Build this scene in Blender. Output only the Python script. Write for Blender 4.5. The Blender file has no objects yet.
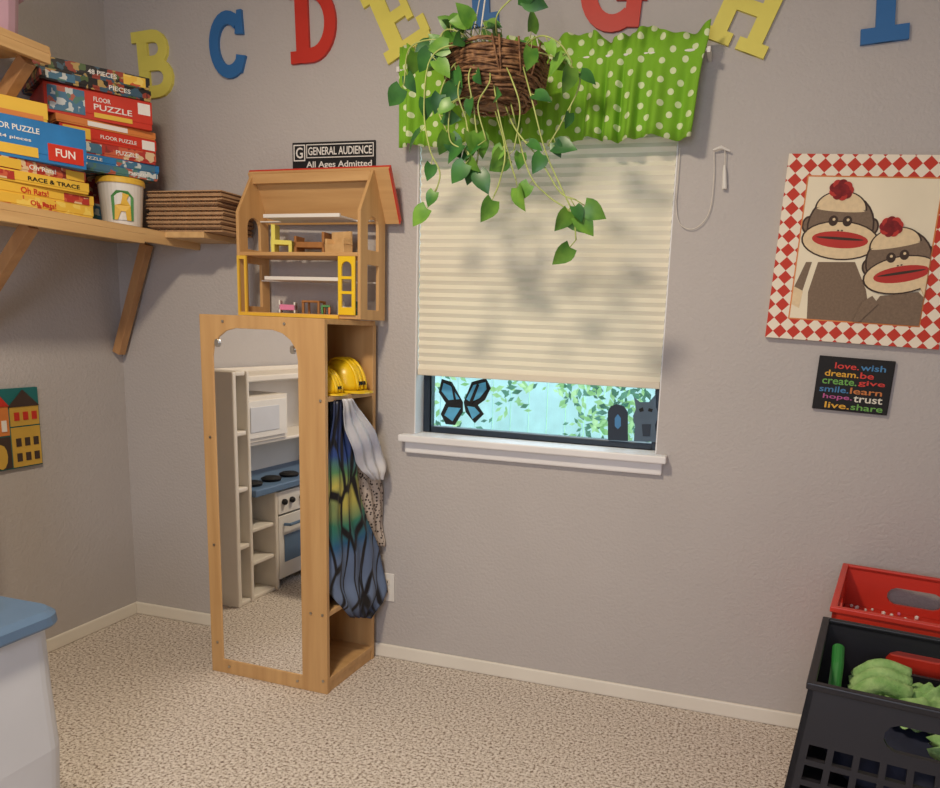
import bpy, bmesh, math, random
from mathutils import Vector, Matrix, noise
from mathutils.geometry import tessellate_polygon
random.seed(7)
SC=bpy.context.scene
COL=SC.collection
try:
    SC.view_settings.view_transform='Standard'
except Exception: pass

# ------------------------------------------------------------------ camera
F=751.0; PX=523.0; PY=467.0
Yc=Vector((247,127,-751)).normalized(); Zc=Vector((163,4117,751)).normalized()
Xc=Yc.cross(Zc).normalized()
Yc=(Yc-0.02*Xc).normalized()
Zc=(Zc-Yc*Zc.dot(Yc)).normalized(); Xc=Yc.cross(Zc).normalized()
CAMP=Vector((0,0,1.32))
R=Matrix((Xc,Yc,Zc))       # cam -> world
cd=bpy.data.cameras.new('camera'); cam=bpy.data.objects.new('camera',cd); COL.objects.link(cam)
cam.matrix_world=Matrix.Translation(CAMP)@R.to_4x4()
cd.sensor_width=36; cd.lens=F/940*36; cd.shift_x=-(PX-470)/940; cd.shift_y=(PY-394)/940
cd.clip_start=0.02
SC.camera=cam
def ray(u,v): return R@Vector((u-PX,PY-v,-F))
D=2.59; XL=-2.55; CEIL=2.75; XR=1.5; YB=-1.7
def WY(u,v,y=D):
    d=ray(u,v); p=CAMP+d*(y/d.y); return p
def WX(u,v,x):
    d=ray(u,v); return CAMP+d*(x/d.x)
def WPl(u,v,p0,n):
    d=ray(u,v); return CAMP+d*((p0-CAMP).dot(n)/d.dot(n))

# ------------------------------------------------------------------ materials
def C(r,g,b):
    f=lambda c:(c/255/12.92) if c/255<=0.04045 else ((c/255+0.055)/1.055)**2.4
    return (f(r),f(g),f(b),1)
def mat(name,col,rough=0.6,var=0.08,scale=8,bump=0.0,bscale=60,metal=0.0,spec=0.5,col2=None):
    m=bpy.data.materials.new(name); m.use_nodes=True; nt=m.node_tree; N=nt.nodes; L=nt.links
    b=N['Principled BSDF']; b.inputs['Roughness'].default_value=rough; b.inputs['Metallic'].default_value=metal
    b.inputs['Specular IOR Level'].default_value=spec
    tc=N.new('ShaderNodeTexCoord')
    nz=N.new('ShaderNodeTexNoise'); nz.inputs['Scale'].default_value=scale; nz.inputs['Detail'].default_value=3
    L.new(tc.outputs['Object'],nz.inputs['Vector'])
    cr=N.new('ShaderNodeValToRGB'); c=col
    if col2 is None:
        a=tuple(min(1,x*(1-var)) for x in c[:3])+(1,); d=tuple(min(1,x*(1+var)) for x in c[:3])+(1,)
    else: a,d=col,col2
    cr.color_ramp.elements[0].color=a; cr.color_ramp.elements[1].color=d
    cr.color_ramp.elements[0].position=.3; cr.color_ramp.elements[1].position=.7
    L.new(nz.outputs['Fac'],cr.inputs['Fac']); L.new(cr.outputs['Color'],b.inputs['Base Color'])
    if bump>0:
        n2=N.new('ShaderNodeTexNoise'); n2.inputs['Scale'].default_value=bscale; n2.inputs['Detail'].default_value=2
        L.new(tc.outputs['Object'],n2.inputs['Vector'])
        bp=N.new('ShaderNodeBump'); bp.inputs['Strength'].default_value=bump; bp.inputs['Distance'].default_value=0.01
        L.new(n2.outputs['Fac'],bp.inputs['Height']); L.new(bp.outputs['Normal'],b.inputs['Normal'])
    return m
def wood(name,c1,c2,axis=2,rough=.5):
    m=bpy.data.materials.new(name); m.use_nodes=True; nt=m.node_tree; N=nt.nodes; L=nt.links
    b=N['Principled BSDF']; b.inputs['Roughness'].default_value=rough
    tc=N.new('ShaderNodeTexCoord'); mp=N.new('ShaderNodeMapping')
    s=[30,30,30]; s[axis]=2.0; mp.inputs['Scale'].default_value=s
    nz=N.new('ShaderNodeTexNoise'); nz.inputs['Scale'].default_value=1.0; nz.inputs['Detail'].default_value=5
    cr=N.new('ShaderNodeValToRGB'); cr.color_ramp.elements[0].color=c1; cr.color_ramp.elements[1].color=c2
    cr.color_ramp.elements[0].position=.3; cr.color_ramp.elements[1].position=.7
    L.new(tc.outputs['Object'],mp.inputs['Vector']); L.new(mp.outputs['Vector'],nz.inputs['Vector'])
    L.new(nz.outputs['Fac'],cr.inputs['Fac']); L.new(cr.outputs['Color'],b.inputs['Base Color'])
    return m
M={}
M['wall']=mat('wall_paint',C(187,181,178),.7,.02,3,.25,90)
M['ceil']=mat('ceiling_paint',C(225,220,212),.9,.02,3)
M['trim']=mat('trim_paint',C(232,226,214),.45,.03,5)
M['sill']=mat('sill_paint',C(232,230,230),.45,.03,5)
M['maple']=wood('maple_wood',C(190,146,94),C(208,166,112),2)
M['mapleh']=wood('maple_wood_flat',C(190,146,94),C(210,168,114),0)
M['mapled']=wood('maple_wood_dark',C(150,98,50),C(170,116,62),2)
M['pine']=wood('pine_wood',C(200,160,108),C(222,184,130),1)
M['pined']=wood('pine_wood_brace',C(170,124,82),C(192,146,98),2)
M['white']=mat('white_plastic',C(228,224,218),.45,.03)
M['ivory']=mat('ivory_plastic',C(226,218,206),.5,.03)
M['black']=mat('black_plastic',C(26,24,30),.45,.1)
M['blk2']=mat('soft_black',C(14,13,16),.7,.1)
M['red']=mat('red_paint',C(200,50,36),.5,.06)
M['redp']=mat('red_plastic',C(202,52,34),.4,.05)
M['yellow']=mat('yellow_paint',C(228,216,100),.5,.06)
M['gold']=mat('yellow_card',C(230,186,66),.5,.05)
M['yplast']=mat('yellow_plastic',C(238,198,30),.3,.03)
M['blue']=mat('blue_paint',C(48,108,168),.5,.06)
M['sky']=mat('blue_card',C(42,120,184),.45,.12,12)
M['teal']=mat('teal_paint',C(30,110,110),.5,.1)
M['green']=mat('green_paint',C(70,140,70),.5,.1)
M['orange']=mat('orange_paint',C(216,130,64),.5,.08)
M['pink']=mat('pink_plastic',C(220,120,160),.4,.1)
M['purple']=mat('purple_plastic',C(130,90,170),.4,.1)
M['cream']=mat('cream_paint',C(240,228,200),.6,.04,6)
M['paper']=mat('paper_white',C(236,232,226),.6,.02)
M['cardb']=mat('corrugated_cardboard',C(186,148,110),.8,.12,40)
M['cardd']=mat('cardboard_flutes',C(130,96,66),.9,.15,60)
M['mirror']=mat('mirror_silver',(.92,.92,.92,1),.012,.0,metal=1)
M['metal']=mat('metal_screw',C(190,185,175),.3,.05,metal=1)
M['bluegrey']=mat('blue_grey_plastic',C(92,118,148),.45,.05)
M['binwhite']=mat('bin_white_plastic',C(206,208,214),.5,.03)
M['wicker']=mat('wicker_twigs',C(84,52,32),.7,.4,60,col2=C(156,114,76))
M['leaf']=mat('pothos_leaf',C(50,108,36),.4,.2,14,col2=C(126,172,64))
M['leafd']=mat('pothos_leaf_dark',C(26,74,36),.4,.2,14,col2=C(66,124,52))
M['vine']=mat('pothos_stem',C(164,176,100),.5,.15)
M['cord']=mat('cord_white',C(220,214,204),.6,.02)
M['frame']=mat('window_frame_dark',C(30,42,56),.4,.1)
M['brown']=mat('monkey_brown',C(126,106,88),.8,.12,160)
M['brownd']=mat('monkey_outline',C(66,50,42),.8,.1)
M['bone']=mat('monkey_cream',C(230,206,166),.8,.06,80)
M['lip']=mat('lip_red',C(186,50,42),.7,.08)
M['pomp']=mat('pompom_red',C(130,30,34),.8,.3,60)
M['greenf']=mat('green_fleece',C(112,156,84),.95,.2,30,.3,120,col2=C(158,190,124))
M['greent']=mat('green_tube',C(40,120,50),.5,.1)
M['greyf']=mat('grey_satin',C(176,178,194),.5,.12,10,col2=C(222,220,218))
M['navy']=mat('navy_cloth',C(30,34,54),.85,.3,20)
M['txt']=mat('black_ink',C(20,18,18),.6,.02)
sm=mat('pleated_shade_fabric',C(234,225,206),.85,.02,5); M['shade']=sm
nt=sm.node_tree; N=nt.nodes; tl_=N.new('ShaderNodeBsdfTranslucent'); tl_.inputs[0].default_value=C(236,218,190); ms=N.new('ShaderNodeMixShader'); ms.inputs[0].default_value=.10
nt.links.new(N['Principled BSDF'].outputs[0],ms.inputs[1]); nt.links.new(tl_.outputs[0],ms.inputs[2]); nt.links.new(ms.outputs[0],N['Material Output'].inputs['Surface'])
def shader_nodes(name,rough=.7):
    m=bpy.data.materials.new(name); m.use_nodes=True; nt=m.node_tree
    nt.nodes['Principled BSDF'].inputs['Roughness'].default_value=rough
    return m,nt,nt.nodes,nt.links,nt.nodes['Principled BSDF']
# carpet
m,nt,N,L,b=shader_nodes('speckled_carpet',.95); M['carpet']=m
tc=N.new('ShaderNodeTexCoord')
n1=N.new('ShaderNodeTexNoise'); n1.inputs['Scale'].default_value=105; n1.inputs['Detail'].default_value=3; n1.inputs['Roughness'].default_value=.8
cr=N.new('ShaderNodeValToRGB'); e=cr.color_ramp.elements
e[0].position=.37; e[0].color=C(104,86,72); e[1].position=.62; e[1].color=C(232,224,216)
x=e.new(.43); x.color=C(164,148,132); x=e.new(.49); x.color=C(210,198,186)
L.new(tc.outputs['Object'],n1.inputs['Vector'])
L.new(n1.outputs['Fac'],cr.inputs['Fac']); L.new(cr.outputs['Color'],b.inputs['Base Color'])
bp=N.new('ShaderNodeBump'); bp.inputs['Strength'].default_value=.5; bp.inputs['Distance'].default_value=.008
L.new(n1.outputs['Fac'],bp.inputs['Height']); L.new(bp.outputs['Normal'],b.inputs['Normal'])
# polka dots
m,nt,N,L,b=shader_nodes('polka_dot_cotton',.85); M['polka']=m
tc=N.new('ShaderNodeTexCoord'); sp=N.new('ShaderNodeSeparateXYZ'); cb=N.new('ShaderNodeCombineXYZ')
L.new(tc.outputs['Object'],sp.inputs[0]); L.new(sp.outputs['X'],cb.inputs['X']); L.new(sp.outputs['Z'],cb.inputs['Y'])
mp=N.new('ShaderNodeMapping'); mp.inputs['Rotation'].default_value=(0,0,math.radians(45)); mp.inputs['Scale'].default_value=(22,22,22)
vo=N.new('ShaderNodeTexVoronoi'); vo.voronoi_dimensions='2D'; vo.inputs['Scale'].default_value=1; vo.inputs['Randomness'].default_value=0.25
L.new(cb.outputs[0],mp.inputs['Vector']); L.new(mp.outputs[0],vo.inputs['Vector'])
cr=N.new('ShaderNodeValToRGB'); cr.color_ramp.interpolation='CONSTANT'
cr.color_ramp.elements[0].color=C(216,228,180); cr.color_ramp.elements[1].color=C(124,178,40); cr.color_ramp.elements[1].position=.21
L.new(vo.outputs['Distance'],cr.inputs['Fac']); L.new(cr.outputs['Color'],b.inputs['Base Color'])
# argyle border
m,nt,N,L,b=shader_nodes('argyle_border',.7); M['argyle']=m
tc=N.new('ShaderNodeTexCoord'); sp=N.new('ShaderNodeSeparateXYZ'); cb=N.new('ShaderNodeCombineXYZ')
L.new(tc.outputs['Object'],sp.inputs[0]); L.new(sp.outputs['X'],cb.inputs['X']); L.new(sp.outputs['Z'],cb.inputs['Y'])
mp=N.new('ShaderNodeMapping'); mp.inputs['Rotation'].default_value=(0,0,math.radians(45)); mp.inputs['Location'].default_value=(.02,.02,.5)
ck=N.new('ShaderNodeTexChecker'); ck.inputs['Scale'].default_value=34; ck.inputs['Color1'].default_value=C(198,56,38); ck.inputs['Color2'].default_value=C(240,228,208)
L.new(cb.outputs[0],mp.inputs['Vector']); L.new(mp.outputs[0],ck.inputs['Vector']); L.new(ck.outputs['Color'],b.inputs['Base Color'])
# spotted cloth
m,nt,N,L,b=shader_nodes('leopard_spot_cloth',.85); M['leopard']=m
tc=N.new('ShaderNodeTexCoord'); vo=N.new('ShaderNodeTexVoronoi'); vo.inputs['Scale'].default_value=85
cr=N.new('ShaderNodeValToRGB'); cr.color_ramp.elements[0].color=C(56,44,42); cr.color_ramp.elements[0].position=.3; cr.color_ramp.elements[1].color=C(190,176,164); cr.color_ramp.elements[1].position=.42
L.new(tc.outputs['Object'],vo.inputs['Vector']); L.new(vo.outputs['Distance'],cr.inputs['Fac']); L.new(cr.outputs['Color'],b.inputs['Base Color'])
# butterfly wing cloth
m,nt,N,L,b=shader_nodes('butterfly_wing_satin',.45); M['wing']=m
tc=N.new('ShaderNodeTexCoord'); sp=N.new('ShaderNodeSeparateXYZ'); L.new(tc.outputs['Object'],sp.inputs[0])
wn=N.new('ShaderNodeTexNoise'); wn.inputs['Scale'].default_value=5; L.new(tc.outputs['Object'],wn.inputs['Vector'])
ad=N.new('ShaderNodeMath'); ad.operation='MULTIPLY_ADD'; ad.inputs[1].default_value=.30; L.new(wn.outputs['Fac'],ad.inputs[0]); L.new(sp.outputs['Z'],ad.inputs[2])
cr=N.new('ShaderNodeValToRGB'); e=cr.color_ramp.elements
e[0].position=0; e[0].color=C(28,32,50); e[1].position=1; e[1].color=C(24,28,50)
for p,c in ((.16,C(40,50,76)),(.24,C(110,128,158)),(.38,C(96,116,150)),(.46,C(40,90,130)),(.56,C(50,120,96)),(.66,C(190,176,84)),(.73,C(80,130,84)),(.82,C(40,66,128))):
    x=e.new(p); x.color=c
L.new(ad.outputs[0],cr.inputs['Fac'])
mp=N.new('ShaderNodeMapping'); mp.inputs['Scale'].default_value=(1,20,4); mp.inputs['Rotation'].default_value=(.3,0,0); L.new(tc.outputs['Object'],mp.inputs['Vector'])
vo=N.new('ShaderNodeTexVoronoi'); vo.feature='DISTANCE_TO_EDGE'; vo.inputs['Scale'].default_value=1; L.new(mp.outputs[0],vo.inputs['Vector'])
c2=N.new('ShaderNodeValToRGB'); c2.color_ramp.elements[0].position=.04; c2.color_ramp.elements[1].position=.09; L.new(vo.outputs['Distance'],c2.inputs['Fac'])
mx=N.new('ShaderNodeMix'); mx.data_type='RGBA'; L.new(c2.outputs['Color'],mx.inputs[0]); mx.inputs[6].default_value=C(12,12,18); L.new(cr.outputs['Color'],mx.inputs[7])
L.new(mx.outputs[2],b.inputs['Base Color'])
# box art
def art(name,base,cols,scale=22):
    m,nt,N,L,b=shader_nodes(name,.45)
    tc=N.new('ShaderNodeTexCoord'); vo=N.new('ShaderNodeTexVoronoi'); vo.inputs['Scale'].default_value=scale; vo.distance='CHEBYCHEV'
    L.new(tc.outputs['Object'],vo.inputs['Vector']); se=N.new('ShaderNodeSeparateColor'); L.new(vo.outputs['Color'],se.inputs[0])
    cr=N.new('ShaderNodeValToRGB'); cr.color_ramp.interpolation='CONSTANT'; e=cr.color_ramp.elements
    e[0].color=base; e[0].position=0; e[1].color=cols[0]; e[1].position=.5
    for i,c in enumerate(cols[1:]):
        x=e.new(.5+.5*(i+1)/len(cols)); x.color=c
    L.new(se.outputs[0],cr.inputs['Fac']); L.new(cr.outputs['Color'],b.inputs['Base Color']); return m
M['artblk']=art('dark_box_art',C(30,26,28),[C(150,60,44),C(60,90,110),C(180,150,90),C(80,100,60)],50)
M['artred']=art('red_box_art',C(176,54,46),[C(200,96,66),C(220,190,150),C(140,50,44)],46)
M['artyel']=art('yellow_box_art',C(230,186,70),[C(238,206,100),C(200,90,50),C(230,190,80)],38)
M['artteal']=art('teal_box_art',C(70,116,146),[C(200,206,206),C(80,126,120),C(176,94,76)],52)
M['artpink']=art('mixed_toys',C(220,130,170),[C(130,80,170),C(240,200,80),C(90,160,200),C(240,240,240)],30)

# ------------------------------------------------------------------ mesh builder
_tcache={}
def textgeo(s):
    if s in _tcache: return _tcache[s]
    cu=bpy.data.curves.new('t','FONT'); cu.body=s; cu.size=1; cu.extrude=.5; cu.resolution_u=3; cu.offset=.012
    o=bpy.data.objects.new('t',cu); COL.objects.link(o)
    dg=bpy.context.evaluated_depsgraph_get(); me=bpy.data.meshes.new_from_object(o.evaluated_get(dg))
    vs=[v.co.copy() for v in me.vertices]; fs=[tuple(p.vertices) for p in me.polygons]
    bpy.data.objects.remove(o); bpy.data.curves.remove(cu); bpy.data.meshes.remove(me)
    x0=min(v.x for v in vs); x1=max(v.x for v in vs); y0=min(v.y for v in vs); y1=max(v.y for v in vs)
    vs=[Vector(((v.x-x0)/(x1-x0),(v.y-y0)/(y1-y0),v.z+.5)) for v in vs]
    _tcache[s]=(vs,fs,(x1-x0)/(y1-y0)); return _tcache[s]
class MB:
    def __init__(s): s.v=[];s.f=[];s.m=[]; s.mats=[]
    def mi(s,mt):
        mt=M[mt] if isinstance(mt,str) else mt
        if mt not in s.mats: s.mats.append(mt)
        return s.mats.index(mt)
    def add(s,vs,fs,mt,T=None):
        o=len(s.v); i=s.mi(mt)
        for v in vs:
            v=Vector(v); s.v.append(T@v if T else v)
        for f in fs: s.f.append(tuple(o+k for k in f)); s.m.append(i)
        return s
    def box(s,x0,x1,y0,y1,z0,z1,mt,T=None):
        vs=[(x,y,z) for z in (z0,z1) for y in (y0,y1) for x in (x0,x1)]
        return s.add(vs,[(0,2,3,1),(4,5,7,6),(0,1,5,4),(2,6,7,3),(0,4,6,2),(1,3,7,5)],mt,T)
    def prism(s,outer,fm,t0,t1,mt,holes=(),T=None):
        loops=[list(outer)]+[list(h) for h in holes]
        tr=tessellate_polygon([[Vector((a,b,0)) for a,b in l] for l in loops])
        flat=[p for l in loops for p in l]; n=len(flat)
        vs=[fm(a,b,t0) for a,b in flat]+[fm(a,b,t1) for a,b in flat]
        fs=[tuple(t) for t in tr]+[tuple(k+n for k in reversed(t)) for t in tr]
        o=0
        for l in loops:
            for i in range(len(l)):
                j=(i+1)%len(l); fs.append((o+i,o+j,o+j+n,o+i+n))
            o+=len(l)
        return s.add(vs,fs,mt,T)
    def lathe(s,prof,c,mt,n=32,sx=1,sy=1,T=None):
        vs=[];fs=[]
        for r,z in prof:
            for k in range(n):
                a=2*math.pi*k/n; vs.append((c[0]+r*sx*math.cos(a),c[1]+r*sy*math.sin(a),c[2]+z))
        for i in range(len(prof)-1):
            for k in range(n):
                k2=(k+1)%n; fs.append((i*n+k,i*n+k2,(i+1)*n+k2,(i+1)*n+k))
        if prof[0][0]>1e-6: fs.append(tuple(range(n-1,-1,-1)))
        if prof[-1][0]>1e-6: fs.append(tuple((len(prof)-1)*n+k for k in range(n)))
        return s.add(vs,fs,mt,T)
    def tube(s,path,r,mt,n=6,T=None,closed=False):
        path=[Vector(p) for p in path]; vs=[];fs=[];up=Vector((.31,.17,.93)).normalized(); m_=len(path)
        for i,p in enumerate(path):
            if closed: d=path[(i+1)%m_]-path[i-1]
            else: d=path[min(i+1,m_-1)]-path[max(i-1,0)]
            d=d.normalized() if d.length>1e-9 else Vector((0,0,1))
            a=d.cross(up); 
            if a.length<.05: a=d.cross(Vector((1,0,0)))
            a.normalize(); b=d.cross(a)
            rr=r[i] if isinstance(r,(list,tuple)) else r
            for k in range(n):
                t=2*math.pi*k/n; vs.append(p+(a*math.cos(t)+b*math.sin(t))*rr)
        for i in range(m_ if closed else m_-1):
            j=(i+1)%m_
            for k in range(n):
                k2=(k+1)%n; fs.append((i*n+k,i*n+k2,j*n+k2,j*n+k))
        if not closed: fs+= [tuple(range(n-1,-1,-1)),tuple((m_-1)*n+k for k in range(n))]
        return s.add(vs,fs,mt,T)
    def ball(s,c,r,mt,n=16,T=None,jit=0,sd=0):
        if not isinstance(r,(tuple,list)): r=(r,r,r)
        vs=[];fs=[];h=n//2
        for i in range(h+1):
            ph=math.pi*i/h
            for k in range(n):
                a=2*math.pi*k/n; d=Vector((math.sin(ph)*math.cos(a),math.sin(ph)*math.sin(a),math.cos(ph)))
                q=1+(jit*noise.noise(d*2.2+Vector((sd,sd,0))) if jit else 0)
                vs.append((c[0]+d.x*r[0]*q,c[1]+d.y*r[1]*q,c[2]+d.z*r[2]*q))
        for i in range(h):
            for k in range(n):
                k2=(k+1)%n; fs.append((i*n+k,(i+1)*n+k,(i+1)*n+k2,i*n+k2))
        return s.add(vs,fs,mt,T)
    def text(s,t,fm,a0,b0,w,h,mt,t0=0,t1=.0012):
        vs,fs,asp=textgeo(t)
        return s.add([fm(a0+v.x*w,b0+v.y*h,t0+v.z*(t1-t0)) for v in vs],fs,mt)
    def obj(s,name,parent=None,label=None,cat=None,origin=None,bevel=0,smooth=False,kind=None,group=None):
        if origin is None:
            xs=[v.x for v in s.v];ys=[v.y for v in s.v];zs=[v.z for v in s.v]
            origin=Vector(((min(xs)+max(xs))/2,(min(ys)+max(ys))/2,min(zs)))
        origin=Vector(origin)
        me=bpy.data.meshes.new(name); me.from_pydata([v-origin for v in s.v],[],s.f)
        for q in s.mats: me.materials.append(q)
        for p,i in zip(me.polygons,s.m): p.material_index=i
        bm=bmesh.new(); bm.from_mesh(me); bmesh.ops.remove_doubles(bm,verts=bm.verts,dist=1e-6)
        bmesh.ops.recalc_face_normals(bm,faces=bm.faces); bm.to_mesh(me); bm.free()
        if smooth:
            for p in me.polygons: p.use_smooth=True
        o=bpy.data.objects.new(name,me); COL.objects.link(o); place(o,origin,parent)
        if bevel:
            md=o.modifiers.new('bevel','BEVEL'); md.width=bevel; md.segments=2; md.limit_method='ANGLE'; md.angle_limit=math.radians(40)
        tag(o,label,cat,kind,group); return o
WO={}
def place(o,origin,parent=None):
    WO[o.name]=Vector(origin)
    if parent: o.parent=parent; o.location=Vector(origin)-WO[parent.name]
    else: o.location=origin
def tag(o,label=None,cat=None,kind=None,group=None):
    if label: o['label']=label
    if cat: o['category']=cat
    if kind: o['kind']=kind
    if group: o['group']=group
def empty(name,loc,label,cat,group=None,parent=None):
    o=bpy.data.objects.new(name,None); o.empty_display_size=.05; COL.objects.link(o); place(o,loc,parent); tag(o,label,cat,None,group); return o
def smoothpath(pts,k=6):
    pts=[Vector(p) for p in pts]; P=[2*pts[0]-pts[1]]+pts+[2*pts[-1]-pts[-2]]; out=[]
    for i in range(1,len(P)-2):
        for j in range(k):
            t=j/k; a,b,c,d=P[i-1],P[i],P[i+1],P[i+2]
            out.append(.5*((2*b)+(c-a)*t+(2*a-5*b+4*c-d)*t*t+(3*b-a-3*c+d)*t**3))
    out.append(pts[-1]); return out
def fback(y): return lambda a,b,t: Vector((a,y-t,b))
def fx(x): return lambda a,b,t: Vector((x+t,a,b))
def rotT(x,y,deg,z=0): return Matrix.Translation((x,y,z))@Matrix.Rotation(math.radians(deg),4,'Z')

# ------------------------------------------------------------------ room
def structure(mb,name,**k): return mb.obj(name,kind='structure',origin=(0,0,0),**k)
structure(MB().box(XL-.3,XR+.3,YB-.3,D+.3,-.1,0,'carpet'),'floor')
structure(MB().box(XL-.3,XR+.3,YB-.3,D+.3,CEIL,CEIL+.1,'ceil'),'ceiling')
structure(MB().box(XL-.15,XL,YB-.15,D+.15,0,CEIL,'wall'),'wall_left')
structure(MB().box(XR,XR+.15,YB-.15,D+.15,0,CEIL,'wall'),'wall_right')
structure(MB().box(XL,XR,YB-.15,YB,0,CEIL,'wall'),'wall_front')
wx0,wx1,wz0,wz1=-1.199,-.286,.918,2.12
w=MB(); w.prism([(XL,0),(XR,0),(XR,CEIL),(XL,CEIL)],lambda a,b,t:Vector((a,D+t,b)),0,.15,'wall',holes=[[(wx0,wz0-.02),(wx1,wz0-.02),(wx1,wz1),(wx0,wz1)]])
structure(w,'wall_back')
bh=.055
structure(MB().box(XL,XR,D-.013,D,0,bh,'trim'),'baseboard_back',bevel=.005)
structure(MB().box(XL,XL+.013,YB,D-.013,0,bh,'trim'),'baseboard_left',bevel=.005)
structure(MB().box(XR-.013,XR,YB,D-.013,0,bh,'trim'),'baseboard_right',bevel=.005)
s=MB(); s.box(wx0-.045,wx1+.04,D-.05,D+.0,wz0-.027,wz0,'sill'); s.box(wx0,wx1,D,D+.1,wz0-.02,wz0,'sill')
s.box(wx0-.03,wx1+.025,D-.02,D,wz0-.072,wz0-.027,'sill'); structure(s,'trim_1',bevel=.005)
s=MB(); s.box(wx0,wx0+.004,D,D+.1,wz0,wz1,'sill'); s.box(wx1-.004,wx1,D,D+.1,wz0,wz1,'sill'); s.box(wx0,wx1,D,D+.1,wz1-.004,wz1,'sill'); structure(s,'trim_2')
wf=MB(); y0,y1=D+.07,D+.11
wf.box(wx0+.004,wx0+.035,y0,y1,wz0,wz1,'frame'); wf.box(wx1-.024,wx1-.004,y0,y1,wz0,wz1,'frame')
wf.box(wx0+.035,wx1-.024,y0,y1,wz0,wz0+.024,'frame'); wf.box(wx0+.035,wx1-.024,y0,y1,wz1-.04,wz1,'frame')
wf.box(wx0+.035,wx1-.024,y0,y1,1.5,1.54,'frame')
win=structure(wf,'window_1',bevel=.003)
gm=bpy.data.materials.new('window_glass'); gm.use_nodes=True; nt=gm.node_tree; N=nt.nodes; N.remove(N['Principled BSDF'])
tr=N.new('ShaderNodeBsdfTransparent'); gl=N.new('ShaderNodeBsdfGlossy'); gl.inputs['Roughness'].default_value=.03; mxs=N.new('ShaderNodeMixShader'); mxs.inputs[0].default_value=.05
nt.links.new(tr.outputs[0],mxs.inputs[1]); nt.links.new(gl.outputs[0],mxs.inputs[2]); nt.links.new(mxs.outputs[0],N['Material Output'].inputs['Surface'])
MB().box(wx0+.035,wx1-.024,D+.088,D+.092,wz0+.024,wz1-.04,gm).obj('glass_pane',parent=win,origin=(0,0,0))

# outdoors: lawn, fence, leafy bushes
structure(MB().box(-12,12,D+.3,30,-.6,-.5,mat('lawn',C(150,190,140),.95,.2,4)),'ground')
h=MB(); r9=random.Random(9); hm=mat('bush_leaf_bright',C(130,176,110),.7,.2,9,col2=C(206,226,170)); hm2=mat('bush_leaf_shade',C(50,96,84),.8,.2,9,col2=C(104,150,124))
for i in range(6500):
    x=r9.uniform(-4.2,.6); z=r9.uniform(-.5,1.9); y=6.2+.8*noise.noise(Vector((x*1.2,z*1.2,0)))+r9.uniform(-.3,.3)
    if noise.noise(Vector((x*1.5,z*1.5,7)))+.25 < r9.random()*.4: continue
    a=r9.random()*6.28; q=r9.uniform(.025,.06); d=Vector((math.cos(a),r9.uniform(-.4,.4),math.sin(a)))*q; n_=Vector((-math.sin(a),r9.uniform(-.5,.5),math.cos(a)))*q*.45
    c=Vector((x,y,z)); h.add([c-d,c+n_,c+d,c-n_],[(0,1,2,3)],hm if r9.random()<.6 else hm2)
h.obj('bushes',label='sunlit leafy bushes growing outside the window',cat='bush',kind='stuff')
pw_=mat('pale_fence',C(206,224,232),.8,.1,5)
s=MB()
for i in range(34): s.box(-5.2+.2*i,-5.2+.2*i+.185,7.6,7.63,-.5,1.6,pw_)
for z in (0,1.2): s.box(-5.2,1.6,7.63,7.67,z,z+.08,pw_)
s.obj('garden_fence',label='pale wooden plank fence beyond the bushes',cat='fence')

# ------------------------------------------------------------------ pleated shade
e=empty('window_shade',((wx0+wx1)/2,D+.02,1.14),'cream pleated cellular shade covering the upper window','window shade')
s=MB(); pz0,pz1=1.165,2.10; n=64; vs=[];fs=[]
for i in range(n+1):
    z=pz0+(pz1-pz0)*i/n; yy=D+.012+(.008 if i%2 else 0)
    vs+=[(wx0+.006,yy,z),(wx1-.006,yy,z)]
for i in range(n):
    a=2*i; fs+=[(a,a+1,a+3,a+2)]
s.add(vs,fs,'shade'); s.obj('pleated_fabric',parent=e)
MB().box(wx0+.006,wx1-.006,D+.008,D+.036,1.14,1.165,'shade').obj('bottom_rail',parent=e,bevel=.003)
MB().box(wx0+.006,wx1-.006,D+.005,D+.045,2.09,2.115,'white').obj('head_rail',parent=e,bevel=.003)
e=empty('shade_pull_cord',WY(720,190,D-.012),'thin white looped shade cord on a wall cleat','cord')
s=MB(); P=[WY(u,v,D-.01) for u,v in ((680,148),(678,175),(676,205),(680,224),(692,229),(704,221),(711,205),(714,175),(714,150))]
s.tube(smoothpath(P),.0014,'cord'); s.obj('cord_loop',parent=e)
s=MB(); s.tube([WY(713,150,D-.015),WY(721,147,D-.02),WY(730,151,D-.015)],[.003,.005,.003],'white'); s.tube([WY(725,150,D-.016),WY(725,165,D-.012)],.0015,'cord')
s.tube([WY(724.5,165,D-.012),WY(724.5,172,D-.012),WY(724.5,189,D-.012)],[.003,.006,.008],'white',n=10); s.obj('cord_cleat',parent=e)

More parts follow.
